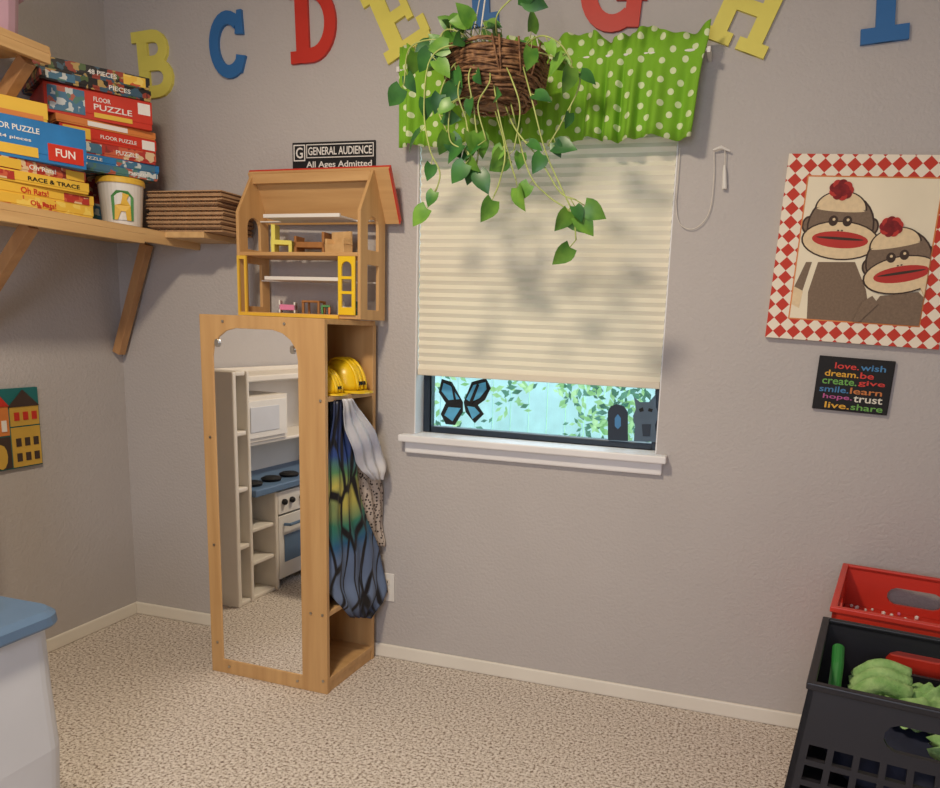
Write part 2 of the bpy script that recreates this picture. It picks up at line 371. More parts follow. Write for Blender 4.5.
# ------------------------------------------------------------------ valance
e=empty('valance',(-.73,2.5,1.905),'green polka dot cotton valance gathered on a rod','valance')
vx0,vx1=-1.235,-.205; nx=260
rows=[(1.925,1.0),(1.965,1),(2.02,.9),(2.08,.75),(2.12,.5),(2.15,.25),(2.165,.18),(2.183,.18),(2.20,.6),(2.235,1.0)]
vs=[];fs=[]
for j,(z,am) in enumerate(rows):
    for i in range(nx+1):
        t=i/nx; x=vx0+(vx1-vx0)*t; ph=t*2*math.pi*12+1.8*math.sin(t*17)
        y=2.505+.019*am*math.sin(ph)+.007*am*math.sin(ph*2.3+1)
        zz=z+((.014*math.sin(t*2*math.pi*5+1)+.006*math.sin(t*70)) if j==len(rows)-1 else 0)+(.007*math.sin(t*31) if j==0 else 0)+(.006*math.sin(t*160)*(1 if 5<=j<=7 else 0))*.3
        sh=(1-j/9)*.035*(t>.5)*(t-.5)*2
        vs.append((x-sh,y,zz+.004*t))
for j in range(len(rows)-1):
    for i in range(nx):
        a=j*(nx+1)+i; fs.append((a,a+1,a+nx+2,a+nx+1))
s=MB().add(vs,fs,'polka'); o=s.obj('gathered_fabric',parent=e,smooth=True,origin=(0,0,0))
md=o.modifiers.new('sol','SOLIDIFY'); md.thickness=.002
s=MB().tube([(vx0-.005,2.510,2.173),(vx1+.002,2.510,2.178)],.005,'white',n=10)
for x in (vx0,vx1): s.box(x-.006,x+.004,2.5,D,2.167,2.183,'white')
s.obj('curtain_rod',parent=e)

# ------------------------------------------------------------------ hanging pothos
bc=Vector((-.802,2.27,1.968)); ZS=.72; RS=.95
e=empty('hanging_pothos',(bc.x,bc.y,bc.z),'trailing green pothos in a dark twig basket hanging at the window','plant')
s=MB(); rnd=random.Random(3)
prof=[(.06,0),(.10,.012),(.128,.04),(.145,.08),(.152,.12),(.155,.16),(.158,.20)]
prof=[(r*RS,z*ZS) for r,z in prof]
s.lathe([(r*RS,z*ZS) for r,z in [(.05,.004),(.095,.02),(.122,.045),(.138,.08),(.146,.12),(.150,.19),(.12,.185),(0,.18)]],bc,'wicker',28)
for k in range(26):
    h=.2*ZS*(k/25); 
    for i in range(len(prof)-1):
        if prof[i][1]<=h<=prof[i+1][1]+1e-6:
            f=(h-prof[i][1])/(prof[i+1][1]-prof[i][1]); r=prof[i][0]+(prof[i+1][0]-prof[i][0])*f
    ph=rnd.random()*6; tilt=rnd.uniform(-.010,.010)
    pts=[(bc.x+(r+.005*math.sin(9*a+ph)+.003*rnd.random())*math.cos(a),bc.y+(r+.005*math.sin(9*a+ph))*math.sin(a),bc.z+h+tilt*math.sin(a+ph)+.004*math.sin(5*a+ph)) for a in [2*math.pi*q/40 for q in range(40)]]
    s.tube(pts,rnd.uniform(.003,.0055),'wicker',n=5,closed=True)
for k in range(26):
    a=rnd.random()*6.28; a2=a+rnd.uniform(-.3,.3)
    s.tube([(bc.x+(r_*RS+.006)*math.cos(aa),bc.y+(r_*RS+.006)*math.sin(aa),bc.z+z_*ZS) for r_,z_,aa in ((.11,.02,a),(.15,.1,(a+a2)/2),(.165,.20+rnd.random()*.02,a2))],.003,'wicker',n=5)
s.obj('basket',parent=e,smooth=True)
s=MB()
for a in (.5,2.6,4.7): s.tube([(bc.x+.14*math.cos(a),bc.y+.14*math.sin(a),bc.z+.14),(bc.x,bc.y,bc.z+.62)],.002,'cord',n=5)
s.tube([(bc.x,bc.y,bc.z+.62),(bc.x,bc.y,CEIL)],.003,'metal',n=6); s.lathe([(.02,0),(.02,.008)],(bc.x,bc.y,CEIL-.009),'metal',12)
s.obj('hanging_cords',parent=e)
vin=MB(); lf=MB()
def leaf(base,d,nrm,L_,mt):
    d=d.normalized(); sd=d.cross(nrm)
    if sd.length<.01: sd=Vector((1,0,0))
    sd.normalize(); nn=sd.cross(d).normalized()
    rowsL=[(0,.0),(.02,.30),(.16,.40),(.36,.41),(.58,.33),(.8,.17),(1.0,0)]
    vs=[];fs=[]
    for t,wd in rowsL:
        back=-.12 if (t==.02) else 0
        c=base+d*L_*t - nn*L_*.25*t*t
        vs.append(c)
        vs.append(base+d*L_*(t+back)-nn*L_*.25*t*t+sd*L_*wd+nn*L_*wd*.25)
        vs.append(base+d*L_*(t+back)-nn*L_*.25*t*t-sd*L_*wd+nn*L_*wd*.25)
    for i in range(len(rowsL)-1):
        a=3*i; fs+=[(a,a+1,a+4,a+3),(a,a+3,a+5,a+2)]
    lf.add(vs,fs,mt)
def leafat(p,tan,size=None):
    toc=(CAMP-p).normalized()
    dd=(tan*rnd.uniform(.1,.8)+Vector((rnd.uniform(-.9,.9),rnd.uniform(-.25,.15),rnd.uniform(-1,.1)))).normalized()
    nr=(toc+Vector((rnd.uniform(-1.1,1.1),rnd.uniform(-.4,.4),rnd.uniform(-.2,1.2)))).normalized()
    st=p+dd*rnd.uniform(.012,.03); vin.tube([p,st],.0015,'vine',n=4)
    leaf(st,dd,nr,size or rnd.uniform(.04,.068),'leaf' if rnd.random()<.6 else 'leafd')
paths=[([(480,55),(455,45),(430,60),(424,110),(430,150),(440,175),(430,205)],.085),
([(500,55),(470,70),(474,110),(478,150),(476,168)],.085),
([(520,55),(532,100),(545,150),(560,185),(572,210)],.16),
([(490,58),(498,110),(510,160),(516,180)],.13),
([(530,50),(560,60),(580,80),(563,120),(548,146)],.09),
([(500,55),(496,20),(508,2),(520,-6)],.2),
([(510,100),(528,170),(548,196),(572,214),(576,240)],.12),
([(470,55),(440,40),(410,48),(404,84)],.08),
([(495,110),(505,150),(500,180),(494,196)],.16),
([(475,95),(452,105),(450,140),(466,150),(470,158)],.085),
([(470,52),(450,70),(438,105),(446,130)],.07),
([(505,105),(516,130),(540,160),(560,192),(576,200)],.2),
([(470,60),(458,90),(466,120),(468,140)],.07),
([(478,50),(462,34),(446,30),(436,44)],.07),([(520,50),(540,36),(560,44),(572,62)],.07),
([(500,54),(512,80),(520,110),(514,150)],.5),([(486,54),(490,80),(478,105),(486,140)],.5)]
for k,(pp,spc) in enumerate(paths):
    y0=2.27-.165+.02*math.sin(k*2.1)
    pts=[WY(u,v,(2.22 if i==0 else y0)) for i,(u,v) in enumerate(pp)]
    sp_=smoothpath(pts,8); vin.tube(sp_,.0023,'vine',n=5)
    acc=0
    for i in range(2,len(sp_)-1):
        acc+=(sp_[i]-sp_[i-1]).length
        if acc>spc:
            acc=0; leafat(sp_[i],(sp_[i+1]-sp_[i]).normalized())
    leafat(sp_[-1],(sp_[-1]-sp_[-2]).normalized(),.066)
for k in range(46):
    a=rnd.random()*6.28; r=.05+.11*rnd.random(); hh=.135+.075*rnd.random()
    if math.cos(a)>.2 and rnd.random()<.4: a+=math.pi*.8
    p=bc+Vector((r*math.cos(a)-.03,r*math.sin(a)*.9,hh)); q=bc+Vector((.4*r*math.cos(a),.4*r*math.sin(a),.13))
    vin.tube([q,p],.0015,'vine',n=4); leafat(p,Vector((math.cos(a),math.sin(a),.8)))
vin.obj('vines',parent=e,smooth=True,kind='stuff'); lf.obj('leaves',parent=e,smooth=True,kind='stuff')

# ------------------------------------------------------------------ wall letters
def arc(cx,cy,rx,ry,a0,a1,n=14): return [(cx+rx*math.cos(math.radians(a0+(a1-a0)*i/n)),cy+ry*math.sin(math.radians(a0+(a1-a0)*i/n))) for i in range(n+1)]
def rb(l,b,r,t): return ('p',[(l,b),(r,b),(r,t),(l,t)])
LET={
'B':[rb(.1,0,.3,1),rb(0,.84,.35,1),rb(0,0,.35,.16),('r',[(.2,.91)]+arc(.42,.72,.2,.19,90,-90,8)+[(.2,.53)],.18),('r',[(.2,.5)]+arc(.46,.29,.22,.2,90,-90,8)+[(.2,.09)],.18)],
'C':[('r',arc(.42,.5,.32,.4,48,312,20),.2),('p',[(.58,.64),(.76,.62),(.76,.98),(.66,.98)]),('p',[(.58,.34),(.78,.30),(.66,.06),(.52,.1)])],
'D':[rb(.1,0,.32,1),rb(0,.84,.4,1),rb(0,0,.4,.16),('r',[(.2,.91),(.36,.91)]+arc(.36,.5,.33,.41,85,-85,14)+[(.36,.09),(.2,.09)],.19)],
'E':[rb(.1,0,.32,1),rb(0,.84,.7,1),rb(0,0,.72,.16),rb(.3,.43,.52,.58),rb(.5,.36,.6,.66),rb(.6,.7,.72,.9),rb(.62,.08,.74,.32)],
'F':[rb(.16,0,.4,1),rb(.06,.84,.75,1),rb(.05,0,.52,.15),rb(.3,.43,.55,.58),rb(.5,.36,.6,.66),rb(.65,.7,.76,.9)],
'G':[('r',arc(.42,.5,.32,.4,48,312,20),.2),('p',[(.58,.64),(.76,.62),(.76,.98),(.66,.98)]),rb(.45,.36,.82,.5),rb(.58,.06,.76,.45)],
'H':[rb(.1,0,.32,1),rb(.62,0,.84,1),rb(.25,.42,.7,.58),rb(0,0,.42,.15),rb(.52,0,.94,.15),rb(0,.85,.42,1),rb(.52,.85,.94,1)],
'I':[rb(.2,0,.46,1),rb(0,0,.66,.17),rb(0,.83,.66,1)]}
def letter(ch,u,v,hm,wm,rot,mt,colname):
    c=WY(u,v,D); ca,sa=math.cos(math.radians(rot)),math.sin(math.radians(rot)); s=MB()
    wid={'I':.66,'H':.94}.get(ch,.75)
    for k,it in enumerate(LET[ch]):
        def fm(a,b,t,k=k):
            x=(a/wid-.5)*wm; z=(b-.5)*hm
            return Vector((c.x+x*ca-z*sa,D-t,c.z+x*sa+z*ca))
        t1=.012+.0002*k
        if it[0]=='p': s.prism(it[1],fm,0,t1,mt)
        else:
            P=[Vector(p) for p in it[1]]; w_=it[2]/2; Lp=[];Rp=[]
            for i in range(len(P)):
                d=(P[min(i+1,len(P)-1)]-P[max(i-1,0)]).normalized(); nn=Vector((-d.y,d.x))
                Lp.append(tuple(P[i]+nn*w_)); Rp.append(tuple(P[i]-nn*w_))
            s.prism(Lp+Rp[::-1],fm,0,t1,mt)
    s.obj('wall_letter',label=f'{colname} painted wooden capital letter {ch} mounted on the wall',cat='letter',group='alphabet letters along the wall')
letter('B',154,65,.245,.175,3,'yellow','yellow')
letter('C',228,46,.235,.15,4,'blue','blue')
letter('D',313,24,.26,.18,2,'red','red')
letter('E',397,17,.25,.19,27,'yellow','yellow')
letter('F',488,-14,.25,.19,4,'blue','blue')
letter('G',612,-11,.26,.2,-4,'red','red')
letter('H',750,8,.24,.21,-22,'yellow','yellow')
letter('I',886,-3,.25,.13,4,'blue','blue')

# ------------------------------------------------------------------ rating sign
sx0,sx1=-1.706,-1.363
e=empty('rating_sign',((sx0+sx1)/2,D-.005,1.84),'black sign with white rating lettering above the dollhouse','sign')
MB().box(sx0,sx1,D-.008,D,1.84,1.972,'blk2').obj('sign_board',parent=e,bevel=.002)
f=fback(D-.008); s=MB()
s.prism([(sx0+.006,1.906),(sx0+.055,1.906),(sx0+.055,1.964),(sx0+.006,1.964)],f,0,.001,'paper',holes=[[(sx0+.01,1.91),(sx0+.051,1.91),(sx0+.051,1.96),(sx0+.01,1.96)]])
s.prism([(sx0+.06,1.916),(sx1-.006,1.916),(sx1-.006,1.964),(sx0+.06,1.964)],f,0,.001,'paper',holes=[[(sx0+.063,1.919),(sx1-.009,1.919),(sx1-.009,1.961),(sx0+.063,1.961)]])
s.text('G',f,sx0+.016,1.916,.029,.038,'paper'); s.text('GENERAL AUDIENCE',f,sx0+.068,1.926,.262,.028,'paper')
s.text('All Ages Admitted',f,sx0+.06,1.876,.27,.028,'paper')
s.obj('sign_lettering',parent=e)

# ------------------------------------------------------------------ framed picture
bl=WY(765,337,D-.02); H_=.557; W_=.505
pz=bl.z; px=bl.x-.012
Tp=Matrix.Translation((px+.012,0,pz))@Matrix.Rotation(math.radians(2.0),4,'Y')
e=empty('framed_picture',(px+.26,D-.01,pz),'canvas print of two toy monkeys with red diamond border','picture')
MB().box(0,W_,D-.02,D,0,H_,'bone',Tp).obj('canvas_panel',parent=e,bevel=.002)
fp=lambda a,b,t: Tp@Vector((a,D-.02-t,b))
bw=.062
s=MB(); s.prism([(0,0),(W_,0),(W_,H_),(0,H_)],fp,0,.0012,'argyle',holes=[[(bw,bw),(W_-bw,bw),(W_-bw,H_-bw),(bw,H_-bw)]]); s.obj('diamond_border',parent=e,origin=(px,0,pz))
s=MB(); s.prism([(bw,bw),(W_-bw,bw),(W_-bw,H_-bw),(bw,H_-bw)],fp,0,.0008,'cream')
s.prism([(bw,bw),(W_-bw,bw),(W_-bw,H_-bw),(bw,H_-bw)],fp,0.0009,.0016,'orange',holes=[[(bw+.004,bw+.004),(W_-bw-.004,bw+.004),(W_-bw-.004,H_-bw-.004),(bw+.004,H_-bw-.004)]])
Ti=Tp.inverted()
def pl(u,v):
    p=Ti@WY(u,v,D-.021); return p.x,p.z
lay=[.0010]
def clipp(a,b): return (min(max(a,bw+.004),W_-bw-.004),min(max(b,bw+.004),H_-bw-.004))
def ell(u,v,ru,rv,mt,ang=0,n=28,a0=0,a1=360):
    a,b=pl(u,v); k=.00325; pts=[]
    ca,sa=math.cos(math.radians(ang)),math.sin(math.radians(ang))
    for i in range(n):
        t=math.radians(a0+(a1-a0)*i/(n if a1-a0==360 else n-1)); x=ru*k*math.cos(t); z=rv*k*math.sin(t)
        pts.append(clipp(a+x*ca-z*sa,b+x*sa+z*ca))
    lay[0]+=.00012; s.prism(pts,fp,.0008,lay[0],mt)
def poly(P,mt):
    lay[0]+=.00012; s.prism([clipp(*pl(u,v)) for u,v in P],fp,.0008,lay[0],mt)
poly([(818,262),(855,262),(866,290),(870,326),(806,324),(808,292)],'brown')
poly([(812,262),(802,292),(792,288),(806,262)],'brown')
poly([(791,286),(803,291),(799,308),(790,304)],'bone')
def monkey(cu,cv,r,ang):
    ca,sa=math.cos(math.radians(ang)),math.sin(math.radians(ang))
    def q(dx,dy): return cu+(dx*ca+dy*sa)*r, cv+(-dx*sa+dy*ca)*r*1.0
    def E(dx,dy,a,b,m_,x=0,**k): u,v=q(dx,dy); ell(u,v,a*r,b*r,m_,ang+x,**k)
    E(-1.0,-.1,.18,.25,'brownd'); E(1.0,-.1,.18,.25,'brownd'); E(-1.0,-.1,.13,.19,'brown'); E(1.0,-.1,.13,.19,'brown')
    E(0,-.08,.93,.95,'brownd'); E(0,-.08,.88,.9,'brown')
    E(0,-.62,.72,.52,'brownd',a0=0,a1=180); E(0,-.63,.67,.48,'bone',a0=0,a1=180); E(0,-.60,.66,.06,'bone')
    E(0,.36,1.08,.56,'brownd'); E(0,.36,1.03,.52,'bone')
    E(0,.34,.78,.24,'lip',n=26); E(0,.30,.66,.04,'brownd')
    E(-.22,-.25,.13,.15,'brownd'); E(.22,-.25,.13,.15,'brownd'); E(-.2,-.29,.04,.04,'bone'); E(.24,-.29,.04,.04,'bone')
    E(-.06,.05,.03,.02,'brownd'); E(.06,.05,.03,.02,'brownd')
    for i in range(9): E(.24*math.cos(i*.7),-1.22+.19*math.sin(i*.7),.13,.13,'pomp' if i%2 else 'lip')
    E(0,-1.22,.22,.18,'pomp')
monkey(840,229,32,-2)
poly([(868,312),(880,296),(918,292),(934,298),(936,328),(858,326)],'brown')
monkey(899,264,31,12)
poly([(925,296),(918,284),(930,277),(938,286),(938,300)],'bone')
poly([(862,302),(872,296),(878,304),(858,325),(852,322)],'brown')
s.obj('monkey_artwork',parent=e,origin=(px,0,pz))

# ------------------------------------------------------------------ word plaque
a0=WY(815,355,D-.01); a1=WY(891,360,D-.01); a2=WY(810,408,D-.01)
pw=(a1.x-a0.x); ph=a0.z-a2.z
Tq=Matrix.Translation((a2.x+.006,0,a2.z))@Matrix.Rotation(math.radians(2.2),4,'Y')
e=empty('word_plaque',(a2.x+pw/2,D-.01,a2.z),'black plaque with rows of multicoloured inspirational words','plaque')
MB().box(0,pw,D-.014,D,0,ph,'blk2',Tq).obj('plaque_board',parent=e,bevel=.002)
fq=lambda a,b,t: Tq@Vector((a,D-.014-t,b)); s=MB()
def cm(n,c): M[n]=mat('ink_'+n,c,.6,.03)
cm('i1',C(214,60,50));cm('i2',C(226,170,50));cm('i3',C(110,170,80));cm('i4',C(70,130,180));cm('i5',C(200,120,60));cm('i6',C(190,90,150));cm('iw',C(225,220,205))
rowsT=[('love.','wish',.22,.55,.88,'i1','i4'),('dream.','be',.1,.56,.74,'i2','i1'),('create.','give',.08,.55,.9,'i3','i1'),('smile.','learn',.06,.46,.88,'i4','i5'),('hope.','trust',.12,.52,.9,'i6','iw'),('live.','share',.16,.5,.92,'i2','i3')]
for i,(w1,w2,x0,xm,x1,c1,c2) in enumerate(rowsT):
    zt=ph*(.93-.148*(i+1)); hh=ph*.115
    s.text(w1,fq,pw*x0,zt,pw*(xm-x0-.01),hh,c1); s.text(w2,fq,pw*(xm+.01),zt,pw*(x1-xm),hh,c2)
s.obj('plaque_lettering',parent=e)

# ------------------------------------------------------------------ outlet
e=empty('wall_outlet',(-1.3,D-.003,.237),'white electrical outlet plate low on the wall','outlet')
MB().box(-1.345,-1.275,D-.006,D,.237,.352,'white').obj('outlet_plate',parent=e,bevel=.002)
s=MB()
for z in (.265,.305): s.box(-1.327,-1.293,D-.0085,D-.006,z,z+.025,'ivory'); s.box(-1.319,-1.316,D-.009,D-.0085,z+.008,z+.018,'txt'); s.box(-1.304,-1.301,D-.009,D-.0085,z+.008,z+.018,'txt')
s.obj('outlet_sockets',parent=e)

# ------------------------------------------------------------------ mirror cabinet
CW,CDp,CH=.505,.337,1.332
TC=rotT(-1.860,2.234,-1.6)
e=empty('dress_up_cabinet',TC@Vector((CW/2,CDp/2,0)),'maple dress-up cabinet with a mirror front and open side','cabinet')
ff=lambda a,b,t: TC@Vector((a,-t,b))
arch=[(.052,.055),(.400,.055),(.400,1.19),(.393,1.225),(.372,1.256),(.34,1.278),(.30,1.288),(.15,1.288),(.112,1.278),(.080,1.256),(.058,1.225),(.052,1.19)]
s=MB(); s.prism([(0,0),(CW,0),(CW,CH),(0,CH)],ff,-.018,0,'maple',holes=[arch]); s.obj('mirror_frame',parent=e,bevel=.002)
s=MB(); s.prism(arch,ff,-.012,-.004,'mirror'); s.obj('mirror_glass',parent=e)
s=MB(); s.box(0,.018,.018,CDp,0,CH-.018,'maple',TC); s.box(.018,CW,CDp-.018,CDp,0,CH-.018,'maple',TC); s.box(0,CW,.018,CDp,CH-.018,CH,'mapleh',TC)
s.box(.018,CW,.018,CDp-.018,.04,.058,'mapleh',TC); s.box(CW-.02,CW-.004,.018,CDp-.018,0,.04,'mapleh',TC); s.obj('cabinet_body',parent=e,bevel=.002)
MB().box(.018,CW-.002,.018,CDp-.018,1.055,1.073,'mapleh',TC).obj('shelf',parent=e,bevel=.002)
MB().box(.018,CW-.002,.018,CDp-.018,.29,.308,'mapleh',TC).obj('shelf',parent=e,bevel=.002)
scr=[(.03,.12),(.03,.5),(.03,.9),(.44,.3),(.488,.3),(.488,1.06),(.08,.03),(.38,.03),(.488,.05),(.1,1.31),(.35,1.31)]
for a,b in scr:
    s=MB(); s.prism(arc(a,b,.005,.005,0,330,11),ff,0,.003,'metal'); s.obj('screw',parent=e)
for a,b in ((.380,1.225),(.072,1.235)):
    s=MB(); s.prism(arc(a,b,.008,.014,0,330,11),ff,-.004,.004,'metal'); s.obj('mirror_clip',parent=e)

# hard hats
def hat(cx,cy,cz,rz,lab,k=.84,kz=1.25,tilt=0):
    T=Matrix.Translation((cx,cy,cz))@Matrix.Rotation(rz,4,'Z')@Matrix.Rotation(tilt,4,'X')@Matrix.Diagonal((k,k,k*kz,1))
    e=empty('hard_hat',(cx,cy,cz),lab,'hard hat',group='toy hard hats on the cabinet shelf')
    s=MB(); s.lathe([(.098,.012),(.097,.03),(.092,.065),(.077,.095),(.05,.115),(.02,.123),(0,.124)],(0,0,0),'yplast',36,1.1,.92,T)
    for off in (-.03,0,.03):
        pts=[T@Vector((.1*1.09*math.cos(a),off,.014+.112*math.sin(a))) for a in [math.pi*i/16 for i in range(17)]]
        s.tube(pts,.006,'yplast',n=8)
    s.obj('hat_shell',parent=e,smooth=True)
    s=MB(); s.lathe([(.09,.010),(.112,.008),(.118,.004),(.116,0),(.09,0)],(0,0,0),'yplast',36,1.12,.96,T)
    s.prism([(.10,-.075),(.135,-.06),(.15,-.03),(.154,0),(.15,.03),(.135,.06),(.10,.075)],lambda a,b,t: Vector((a,b,t)),.0,.006,'yplast',T=T)
    s.obj('hat_brim',parent=e,smooth=False)
    f=lambda a,b,t: T@Vector((.100*math.cos(a/.1)*1.1+t*1.0-.25*max(0,b-.03),.100*math.sin(a/.1)*.95,b))
    s=MB(); s.text('SAFETY',f,-.035,.03,.07,.014,'txt',.004,.010); s.obj('hat_lettering',parent=e)
c1=TC@Vector((.432,.230,1.0745)); hat(c1.x,c1.y,c1.z,math.radians(-8),'yellow toy hard hat with ridged crown and short brim',.76)
c1=TC@Vector((.440,.087,1.0745)); hat(c1.x,c1.y,c1.z,math.radians(0),'smaller yellow toy hard hat partly behind the mirror panel',.58,1.2)

# costumes hung in the open side
p0=Vector((-1.36,2.26,0)); p1=Vector((-1.30,2.562,0)); dpl=(p1-p0).normalized(); NPL=Vector((dpl.y,-dpl.x,0))
def cloth(name,rows_,off,mt,lab,cat,amp=.012,freq=5,thick=.003,n=30):
    vs=[];fs=[]; m_=[]
    for i in range(len(rows_)-1):
        for j in range(5):
            t=j/5; m_.append(tuple(rows_[i][k]*(1-t)+rows_[i+1][k]*t for k in range(3)))
    m_.append(rows_[-1])
    for j,(v,l,r) in enumerate(m_):
        for i in range(n+1):
            t=i/n; p=WPl(l+(r-l)*t,v,p0+NPL*off,NPL)
            q=amp*math.sin(t*freq*2*math.pi+.12*j+off*90)*(0.6+.4*j/len(m_))+.005*math.sin(j*.5+t*3)
            p=p+NPL*q; p.y=min(p.y,2.572); vs.append(p)
    for j in range(len(m_)-1):
        for i in range(n):
            a=j*(n+1)+i; fs.append((a,a+1,a+n+2,a+n+1))
    s=MB().add(vs,fs,mt); o=s.obj(name,label=lab,cat=cat,smooth=True)
    md=o.modifiers.new('sol','SOLIDIFY'); md.thickness=thick; return o
cloth('dark_jacket',[(399,328,352),(430,327,358),(480,327,358),(540,327,350),(580,328,346)],-.06,'navy','dark navy cloth garment hanging inside the cabinet','clothing',.008,3)
cloth('spotted_costume',[(425,346,366),(460,350,376),(490,356,383),(520,362,385),(536,372,384),(546,378,384)],-.022,'leopard','grey leopard-spotted costume hanging in the cabinet','costume',.007,3)
cloth('butterfly_wings',[(400,333,343),(425,331,348),(460,328,356),(490,326,362),(520,325,368),(550,325,380),(575,326,385),(590,329,385),(603,338,382),(618,352,370)],-.002,'wing','butterfly wing cape in blue green and yellow with black veins','costume',.008,3.5)
cloth('satin_cape',[(399,342,352),(412,343,362),(430,347,374),(448,353,383),(462,358,387),(472,364,387),(480,372,386)],.022,'greyf','pale grey satin cape hanging from a hook','clothing',.008,3)

# ------------------------------------------------------------------ dollhouse
z0=CH+.002
TD=rotT(-1.823,2.398,-2.5,z0); DW,DD=.515,.168
e=empty('dollhouse',TD@Vector((DW/2,DD/2,0)),'open wooden dollhouse with yellow door standing on the cabinet','dollhouse')
side=[(0,0),(DD,0),(DD,.35),(.10,.51),(.085,.51),(0,.365)]
def archw(cx,w,b,t,n=8): return [(cx-w,b),(cx+w,b)]+arc(cx,t-w,w,w,0,180,n)
holes=[archw(.085,.036,.24,.355),[(.047,.035),(.123,.035),(.123,.19),(.047,.19)]]
for nm,x0 in (('side_wall',0),('side_wall',DW-.012)):
    s=MB(); s.prism(side,lambda a,b,t,x0=x0: TD@Vector((x0+t,a,b)),0,.012,'maple',holes=holes); s.obj(nm,parent=e,bevel=.0015)
s=MB(); s.box(.012,DW-.012,0,DD,0,.014,'mapleh',TD); s.box(.012,DW-.012,0,DD,.213,.226,'mapleh',TD); s.obj('house_floor',parent=e,bevel=.0015)
s=MB(); s.box(.012,DW-.012,.08,.098,.475,.508,'mapleh',TD); s.obj('ridge_beam',parent=e,bevel=.0015)
pr=[(.09,.513),(.097,.521),(DD+.008,.352),(DD+.002,.342)]
s=MB(); s.prism(pr,lambda a,b,t: TD@Vector((t,a,b)),-.015,DW+.055,'mapleh')
s.prism([(.097,.5213),(.101,.527),(DD+.012,.356),(DD+.008,.3522)],lambda a,b,t: TD@Vector((t,a,b)),-.015,DW+.055,'redp')
s.prism([(.09,.5125),(.101,.527),(DD+.012,.356),(DD+.002,.3415)],lambda a,b,t: TD@Vector((t,a,b)),DW+.055,DW+.059,'redp'); s.obj('roof',parent=e,label='sloped wooden roof with red outer face')
fd=lambda a,b,t: TD@Vector((a,-t,b))
s=MB(); s.prism([(.43,.014),(.497,.014),(.497,.212),(.43,.212)],fd,0,.008,'yplast',holes=[archw(.464,.02,.145,.195,6),[(.444,.095),(.484,.095),(.484,.135),(.444,.135)],[(.444,.04),(.484,.04),(.484,.085),(.444,.085)]]); s.obj('door',parent=e,label='yellow door with three window openings',bevel=.001)
s=MB(); s.prism([(.006,.0),(.045,.0),(.045,.212),(.006,.212)],fd,0.0,.008,'gold',holes=[[(.014,.012),(.037,.012),(.037,.2),(.014,.2)]]); s.box(.045,.43,-.008,0,0,.012,'gold',TD); s.obj('door_frame',parent=e,label='yellow frame around the lower opening')
for zz in (.345,.13):
    s=MB(); s.box(.11,.425,.02,.14,zz,zz+.006,'white',TD); s.box(.11,.425,.012,.02,zz,zz+.012,'white',TD); s.box(.012,.11,.12,.14,zz,zz+.004,'white',TD); s.box(.425,DW-.012,.12,.14,zz,zz+.004,'white',TD); s.obj('inner_tray',parent=e,label='thin white loft shelf inside the house')
def toy(name,lab,parts,loc,rz=0,cat='toy furniture'):
    T=TD@Matrix.Translation(loc)@Matrix.Rotation(rz,4,'Z'); s=MB()
    for p in parts: s.box(*p[:6],p[6],T)
    s.obj(name,label=lab,cat=cat,bevel=.0015,group='doll furniture in the dollhouse')
toy('toy_chair','yellow wooden doll chair standing on the upper floor',[(0,.075,0,.05,.03,.045,'yellow'),(0,.015,0,.05,.045,.10,'yellow'),(0,.012,0,.05,0,.03,'yellow'),(.063,.075,0,.05,0,.03,'yellow')],(.12,.04,.227),.3)
toy('toy_bed','brown wooden doll bed on the upper floor',[(0,.12,0,.06,.02,.04,'mapled'),(0,.01,0,.06,0,.06,'mapled'),(.11,.12,0,.06,0,.075,'mapled')],(.21,.05,.227),.1)
toy('toy_sofa','light wooden doll sofa on the upper floor',[(0,.10,0,.04,.0,.03,'pine'),(0,.10,.03,.04,.03,.075,'pine'),(0,.01,0,.04,.03,.05,'pine'),(.09,.10,0,.04,.03,.05,'pine')],(.34,.05,.227),-.3)
toy('toy_cot','small pink doll bed on the lower floor',[(0,.06,0,.035,.01,.03,'pink'),(0,.006,0,.035,0,.045,'white'),(.054,.06,0,.035,0,.04,'white')],(.14,.05,.015),.4)
toy('toy_table','small dark doll table on the lower floor',[(0,.07,0,.05,.04,.047,'mapled'),(0,.008,0,.008,0,.04,'mapled'),(.062,.07,0,.008,0,.04,'mapled'),(0,.008,.042,.05,0,.04,'mapled'),(.062,.07,.042,.05,0,.04,'mapled')],(.24,.05,.015),.1)
toy('toy_stool','small green doll stool on the lower floor',[(0,.03,0,.03,.025,.032,'green'),(0,.006,0,.03,0,.025,'green'),(.024,.03,0,.03,0,.025,'orange')],(.33,.04,.015),.5)
toy('toy_crib','white doll crib beside the table',[(0,.07,0,.04,.012,.03,'white'),(0,.005,0,.04,0,.05,'white'),(.065,.07,0,.04,0,.05,'teal')],(.365,.09,.015),0)

